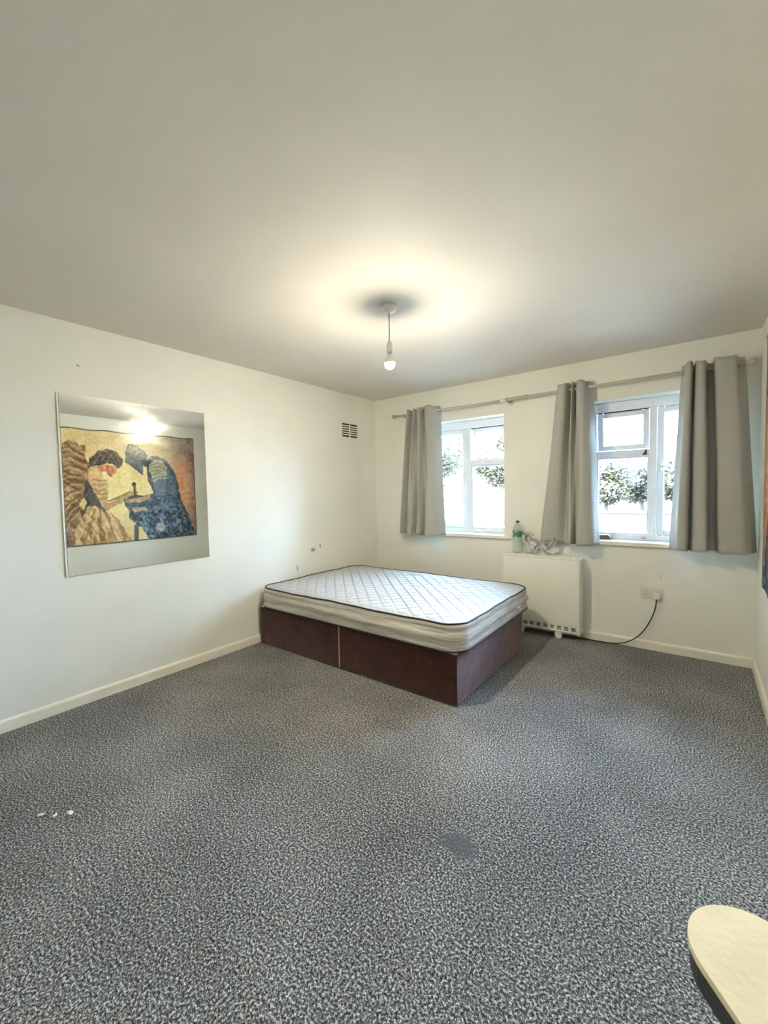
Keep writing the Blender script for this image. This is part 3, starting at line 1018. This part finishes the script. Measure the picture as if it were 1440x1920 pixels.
bm = bmesh.new()
tube(bm, [(.38, RY, RZ), (1.60, RY, RZ - .004)], .0115, 14)
rp('thin_pole', bm, m_pole2)
bm = bmesh.new()
tube(bm, [(1.60, RY, RZ - .004), (1.64, RY, RZ - .003)], .0135, 14)
rp('joining_plug', bm, m_white)
bm = bmesh.new()
tube(bm, [(1.64, RY, RZ - .001), (1.855, RY, RZ + .001)], .0155, 14)
rp('sleeve', bm, m_pole)
bm = bmesh.new()
tube(bm, [(1.855, RY, RZ), (3.36, RY, RZ)], .0125, 14)
rp('thick_pole', bm, m_pole)
Rx = Matrix.Rotation(math.radians(90), 4, 'Y')
bm = bmesh.new()
lathe(bm, [(0, -.006), (.0145, -.006), (.0145, .012), (.011, .016), (.013, .022), (.020, .030), (.023, .040), (.020, .050), (.010, .057), (0, .058)], 20, Matrix.Translation((.395, RY, RZ)) @ Matrix.Rotation(math.radians(-90), 4, 'Y'))
rp('finial', bm, m_pole)
bm = bmesh.new()
lathe(bm, [(0, 0), (.0165, 0), (.0165, .010), (.012, .014), (.016, .022), (.024, .034), (.026, .045), (.022, .058), (.010, .068), (0, .070)], 20, Matrix.Translation((3.345, RY, RZ)) @ Rx)
rp('finial', bm, m_pole)
for bx_ in (.50, 1.665, 3.315):
    bm = bmesh.new()
    lathe(bm, [(0, 0), (.024, 0), (.024, .006), (.012, .010), (0, .010)], 16, Matrix.Translation((bx_, -.0005, RZ - .012)) @ Matrix.Rotation(math.radians(90), 4, 'X'))
    tube(bm, [(bx_, -.008, RZ - .012), (bx_, -.06, RZ - .022), (bx_, RY - .004, RZ - .020)], .0065, 8)
    tube(bm, [(bx_, RY + .021 * math.cos(a), RZ + .021 * math.sin(a)) for a in [math.radians(q) for q in range(180, 361, 20)]], .005, 6)
    br = rp('bracket', bm, m_pole)
bm = bmesh.new()
tube(bm, [(1.72, RY, RZ - .014), (1.72, RY - .002, RZ - .032)], .0045, 8)
rp('grub_screw', bm, m_chrome)

# ------------------------------------------------------------------ curtains
m_curt, t = mat('grey_curtain', (.36, .345, .30), .75)
tc = t.n('ShaderNodeTexCoord').outputs['Object']
nf = t.n('ShaderNodeTexNoise', {'Vector': t.n('ShaderNodeMapping', {'Vector': tc, 'Scale': (1, 1, .25)}).outputs[0], 'Scale': 700.0, 'Detail': 1.0}).outputs['Fac']
t.link(t.ramp(nf, [(.3, (.41, .40, .355)), (.7, (.49, .48, .43))]), t.b.inputs['Base Color'])
t.b.inputs['Sheen Weight'].default_value = .15
nl = t.n('ShaderNodeTexNoise', {'Vector': tc, 'Scale': 9.0, 'Detail': 2.0}).outputs['Fac']
t.link(t.n('ShaderNodeBump', {'Height': t.math('ADD', nl, t.math('MULTIPLY', nf, .15)), 'Strength': .18, 'Distance': .02}).outputs[0], t.b.inputs['Normal'])
tl = t.n('ShaderNodeBsdfTranslucent', {'Color': (.42, .40, .36, 1)})
mxs = t.n('ShaderNodeMixShader', {0: .10})
t.link(t.b.outputs[0], mxs.inputs[1])
t.link(tl.outputs[0], mxs.inputs[2])
t.link(mxs.outputs[0], t.out.inputs[0])


def curtain(label, top, bot, z1, z0, hem=(0, 0), eye=()):
    """top/bot: (x, y) control polylines of the pleats at rod and hem"""
    n, rows_n = 150, 46
    T, B = catmull(top, n), catmull(bot, n)
    cx = sum(p[0] for p in T) / n
    root = thing('curtain', (cx, RY, z0), label, 'curtain', group='grey eyelet curtains')
    bm = bmesh.new()
    rows = []
    for j in range(rows_n + 1):
        f = j / rows_n
        e = f ** .85
        row = []
        for i in range(n):
            s = i / (n - 1)
            x = T[i][0] * (1 - e) + B[i][0] * e
            y = T[i][1] * (1 - e) + B[i][1] * e
            wob = .006 * math.sin(5 * f + 9 * s) * f * (1 - .3 * f)
            zt = z1 + .007 * math.sin(s * math.pi * len(top) * .9) * (1 - f) ** 3 * min(1, 8 * s, 8 * (1 - s))
            zb = z0 + hem[0] + (hem[1] - hem[0]) * s + .004 * math.sin(14 * s)
            row.append(bm.verts.new((x + wob * .6 - cx, y + wob - RY, zt * (1 - f) + zb * f - z0)))
        rows.append(row)
    for a, b in zip(rows, rows[1:]):
        for i in range(n - 1):
            bm.faces.new((a[i], a[i + 1], b[i + 1], b[i]))
    fab = obj('fabric', bm, m_curt, root, True)
    md = fab.modifiers.new('thickness', 'SOLIDIFY')
    md.thickness = .0022
    # turned hem stitched along the bottom
    bm = bmesh.new()
    tube(bm, [(v.co.x, v.co.y, v.co.z) for v in []] or [(B[i][0] - cx + .006 * .6 * math.sin(5 + 9 * i / (n - 1)) * .7, B[i][1] - RY + .006 * math.sin(5 + 9 * i / (n - 1)) * .7, .004 + hem[0] + (hem[1] - hem[0]) * i / (n - 1) + .004 * math.sin(14 * i / (n - 1))) for i in range(0, n, 2)], .0028, 6)
    obj('hem', bm, m_curt, fab, True)
    # eyelet rings where the cloth crosses the rod
    last = None
    for i in range(1, n):
        y0_, y1_ = T[i - 1][1] - RY, T[i][1] - RY
        if y0_ * y1_ <= 0 and abs(y0_ - y1_) > 1e-6:
            x = T[i][0]
            if last is not None and x - last < .02:
                continue
            last = x
            bm = bmesh.new()
            d = Vector((T[i][0] - T[i - 1][0], T[i][1] - T[i - 1][1], 0)).normalized()
            pts = [(x - cx + d.x * .021 * math.cos(a), d.y * .021 * math.cos(a), RZ - z0 + .021 * math.sin(a)) for a in [2 * math.pi * q / 18 for q in range(19)]]
            tube(bm, pts, .0035, 6, False)
            obj('eyelet', bm, m_chrome, fab, True)
    return root


yb, yf = -.050, -.160
curtain('narrow grey eyelet curtain gathered at the left end of the rod, beside the bed',
        [(.555, yb), (.575, yf), (.610, yb), (.645, yf + .02), (.672, yb), (.700, yf), (.742, yf), (.765, yb), (.800, yf - .01), (.872, yf), (.905, -.10), (.925, yb)],
        [(.432, -.075), (.470, -.175), (.520, -.070), (.555, -.185), (.610, -.19), (.640, -.075), (.690, -.190), (.720, -.175), (.748, -.075), (.800, -.195), (.900, -.175), (.975, -.065)],
        2.205, .850, (.0, -.006))
curtain('grey eyelet curtain hanging over the silver ornament, between the two windows',
        [(2.118, yb), (2.135, yf), (2.195, yf - .01), (2.225, yb), (2.243, yf), (2.262, yb), (2.285, yf - .01), (2.335, yf), (2.352, -.10), (2.378, yb)],
        [(1.955, -.046), (2.000, -.082), (2.100, -.078), (2.165, -.045), (2.205, -.130), (2.235, -.150), (2.262, -.070), (2.300, -.175), (2.395, -.165), (2.440, -.065)],
        2.205, .835, (.0, 0))
curtain('widest grey eyelet curtain, at the right end of the rod next to the right wall',
        [(2.990, yb), (3.010, -.10), (3.022, yf), (3.052, yf), (3.062, yb), (3.078, yf), (3.125, yf - .005), (3.135, -.075), (3.170, yb), (3.185, yf), (3.285, yf - .01), (3.300, -.10), (3.345, yb)],
        [(2.928, -.065), (2.960, -.140), (2.985, -.195), (3.035, -.190), (3.048, -.075), (3.075, -.175), (3.150, -.195), (3.162, -.080), (3.215, -.070), (3.235, -.175), (3.360, -.195), (3.405, -.110), (3.430, -.065)],
        2.210, .840, (.0, 0))

# ------------------------------------------------------------------ socket, plug and lead
so = thing('wall_socket', (2.808, 0, .420), 'white double wall socket low on the far wall', 'socket')
bm = nb(-.073, .073, -.009, -.0003, 0, .086, .004, 2)
obj('face_plate', bm, grained('socket_plastic', (.66, .65, .58), .4, .02, 10), so)
for cx in (-.036, .036):
    for dx, dz, w_, h_ in ((0, .050, .004, .008), (-.011, .028, .0065, .004), (.011, .028, .0065, .004)):
        obj('pin_slot', nb(cx + dx - w_ / 2, cx + dx + w_ / 2, -.0096, -.0088, dz - h_ / 2, dz + h_ / 2), m_dark, so)
for cx in (-.008, .010):
    obj('rocker_switch', nb(cx - .006, cx + .006, -.0125, -.0085, .056, .074, .0015, 1), m_white, so)
ld = thing('power_lead', (2.846, -.012, .44), 'black power lead with a white plug, running from the socket to the heater', 'power lead')


def lp(name, bm, m, smooth=True):
    bmesh.ops.translate(bm, verts=bm.verts, vec=(-2.846, .012, -.44))
    return obj(name, bm, m, ld, smooth)


lp('plug', nb(2.822, 2.870, -.042, -.0105, .421, .472, .008, 3), m_white, False)
path = [(2.848, -.028, .422), (2.842, -.030, .36), (2.822, -.033, .285), (2.785, -.036, .195), (2.735, -.038, .115), (2.670, -.040, .055), (2.590, -.044, .018), (2.500, -.052, .0085), (2.400, -.058, .007), (2.320, -.060, .007), (2.25, -.070, .009)]
bm = bmesh.new()
tube(bm, [tuple(p) for p in catmull(path, 60)], .0042, 8)
lp('cable', bm, m_black)

# ------------------------------------------------------------------ brown block on the right sill
bk = thing('wooden_wedge', (2.425, .10, WZ0 + .001), 'small dark brown wedge lying on the right window sill', 'wedge')
bm = bmesh.new()
prism(bm, [(-.075, 0), (.090, 0), (.060, .040), (-.075, .036)], -.022, .022)
bmesh.ops.rotate(bm, verts=bm.verts, cent=(0, 0, 0), matrix=Matrix.Rotation(math.radians(90), 3, 'X'))
bmesh.ops.bevel(bm, geom=list(bm.edges), offset=.003, segments=1, affect='EDGES')
obj('block', bm, grained('brown_wood', (.10, .045, .04), .6, .3, 30), bk)
obj('strap', nb(-.02, -.004, -.0235, .0235, .0005, .0405, .001, 1), grained('brown_band', (.06, .028, .026), .6, .2, 40), bk)

# ------------------------------------------------------------------ stool at the lower right
st = thing('padded_stool', (3.262, -3.02, 0), 'small cream padded stool with rounded ends against the right wall, cut by the frame', 'stool')
dirv = Vector((.61, -.79)).normalized()
c0, c1 = Vector((3.213, -2.957)), Vector((3.213, -2.957)) + dirv * .155
R_ = .108


def stadium(r, n=20):
    a0 = math.atan2(dirv.y, dirv.x)
    out = []
    for c, off in ((c1, -math.pi / 2), (c0, math.pi / 2)):
        for k in range(n + 1):
            a = a0 + off + math.pi * k / n
            out.append((c.x + r * math.cos(a) - 3.262, c.y + r * math.sin(a) + 3.02))
    return out


m_pad = grained('cream_padding', (.90, .74, .46), .6, .08, 7, .12, 60)
m_frame = grained('dark_stool_frame', (.035, .036, .038), .5, .1, 20)
bm = bmesh.new()
prism(bm, stadium(R_), .438, .452, .006)
obj('seat_pad', bm, m_pad, st)
bm = bmesh.new()
prism(bm, stadium(R_ - .004), .392, .4385)
obj('seat_frame', bm, m_frame, st)
nrm2 = Vector((-dirv.y, dirv.x))
for a in (.03, .13):
    for s in (-1, 1):
        q = c0 + dirv * (a) + nrm2 * s * .04
        bm = bmesh.new()
        tube(bm, [(q.x - 3.262, q.y + 3.02, .396), (q.x - 3.262, q.y + 3.02, 0)], [.014, .011], 12)
        obj('leg', bm, m_frame, st, True)

# ------------------------------------------------------------------ scraps on the carpet
m_scrap = grained('white_scrap', (.80, .79, .76), .7, .05, 60)
for k, (x, y, s, lab) in enumerate([(1.044, -3.408, .014, 'largest of three tiny white scraps on the carpet in front of the mirror'),
                                    (.955, -3.486, .010, 'leftmost of three tiny white scraps on the carpet in front of the mirror'),
                                    (1.004, -3.449, .008, 'middle one of three tiny white scraps on the carpet in front of the mirror')]):
    bm = bmesh.new()
    bmesh.ops.create_icosphere(bm, subdivisions=2, radius=s, matrix=Matrix.Diagonal((1.2, .75, .4, 1)))
    for v in bm.verts:
        v.co *= 1 + .35 * (random.random() - .5)
    zmin = min(v.co.z for v in bm.verts)
    bmesh.ops.translate(bm, verts=bm.verts, vec=(0, 0, -zmin))
    o = obj('fluff_scrap', bm, m_scrap, None, False, (x, y, 0.0))
    o.rotation_euler = (0, 0, k * 1.1)
    tag(o, lab, 'scrap', 'white scraps on the carpet')

# ------------------------------------------------------------------ outside: ground, trees, garden wall
GZ = -.30
m_ground = grained('pale_paving', (.16, .15, .135), .9, .15, 1.2)
struct(obj('ground', nb(-60, 60, .32, 70, GZ - .2, GZ), m_ground))
m_bark = grained('bark', (.03, .022, .015), .9, .3, 8, .3, 30)


def leaf_mat(name, col):
    m, t = mat(name, col, .6)
    tc = t.n('ShaderNodeTexCoord').outputs['Object']
    nf = t.n('ShaderNodeTexNoise', {'Vector': tc, 'Scale': 2.5, 'Detail': 3.0}).outputs['Fac']
    t.link(t.ramp(nf, [(.3, tuple(c * .45 for c in col)), (.7, tuple(min(1, c * 1.5) for c in col))]), t.b.inputs['Base Color'])
    return m


m_leaf = [leaf_mat('yellow_green_leaves', (.0205, .0155, .0016)), leaf_mat('green_leaves', (.0150, .0122, .0016)), leaf_mat('olive_leaves', (.0190, .0136, .0018))]


def leaves(bm, centre, rad, count, size):
    c = Vector(centre)
    for _ in range(count):
        d = Vector((random.gauss(0, 1), random.gauss(0, 1), random.gauss(0, 1))).normalized()
        r = random.random() ** .45
        p = c + Vector((d.x * rad[0], d.y * rad[1], d.z * rad[2])) * r
        a = Vector((random.gauss(0, 1), random.gauss(0, 1), random.gauss(0, .6))).normalized()
        b = a.orthogonal().normalized()
        s = size * (.6 + .8 * random.random())
        v = [bm.verts.new(p + q) for q in (-a * s, b * s * .45, a * s, -b * s * .45)]
        bm.faces.new(v)


def tree(x, y, trunk_h, crown_z, rad, count, size, mi, label):
    root = thing('garden_tree', (x, y, GZ), label, 'tree', group='trees beyond the windows')
    bm = bmesh.new()
    zc = crown_z - GZ
    tube(bm, [(0, 0, 0), (.06, .02, trunk_h * .5), (-.03, 0, zc)], [.14, .11, .05], 9)
    for k in range(6):
        a = k * 1.05
        z = trunk_h + .15 * k
        tube(bm, [(0, 0, z), (rad[0] * .45 * math.cos(a), rad[1] * .45 * math.sin(a), z + rad[2] * .35), (rad[0] * .8 * math.cos(a), rad[1] * .8 * math.sin(a), zc + rad[2] * .3 * math.sin(3 * a))], [.05, .03, .012], 6)
    obj('trunk', bm, m_bark, root, True)
    bm = bmesh.new()
    for k in range(9):
        d = Vector((random.gauss(0, 1), random.gauss(0, 1), random.gauss(0, 1))).normalized()
        leaves(bm, (d.x * rad[0] * .6, d.y * rad[1] * .6, zc + d.z * rad[2] * .6), [q * .5 for q in rad], count // 9, size)
    fo = obj('foliage', bm, m_leaf[mi], root)
    fo['kind'] = 'stuff'
    return root


tree(-7.6, 15.0, 1.6, 3.2, (1.55, 1.5, 1.25), 6500, .085, 0, 'yellow-green tree seen through the left casement of the window by the bed')
tree(-4.0, 14.6, 1.4, 2.6, (1.5, 1.4, 1.4), 6500, .085, 0, 'yellow-green tree seen in the right panes of the window by the bed')
tree(-10.5, 20.0, 2.2, 4.4, (2.2, 2.0, 1.8), 1500, .12, 1, 'taller green tree behind the grey curtain by the bed')
tree(-.3, 17.0, .8, 1.5, (1.25, 1.2, .95), 6500, .085, 2, 'low olive tree at the left of the window near the right wall')
tree(2.35, 18.6, .8, 1.6, (1.2, 1.2, 1.0), 6000, .085, 0, 'low yellow-green tree in the middle of the window near the right wall')
tree(.75, 20.5, .8, 1.45, (1.15, 1.1, 1.0), 6000, .09, 1, 'smaller green tree just right of the low olive tree outside')
tree(3.2, 14.8, .9, 1.7, (1.0, 1.0, 1.3), 6000, .085, 1, 'low green tree behind the casement near the right wall')

# low garden wall with a coping, seen through the right window
gw = thing('garden_wall', (.7, 14.2, GZ), 'low grey garden wall below the trees outside', 'wall')
m_gw = grained('grey_render', (.022, .0155, .0115), .85, .12, 3, .15, 40)
obj('wall_body', nb(-1.5, 1.9, -.11, .11, 0, .62, .01, 1), m_gw, gw)
for k in range(8):
    xk = -1.5 + k * .425
    obj('coping_stone', nb(xk + .006, xk + .419, -.15, .15, .62, .68, .01, 1), grained('coping', (.030, .021, .0155), .8, .1, 5) if k == 0 else bpy.data.materials['coping'], gw)
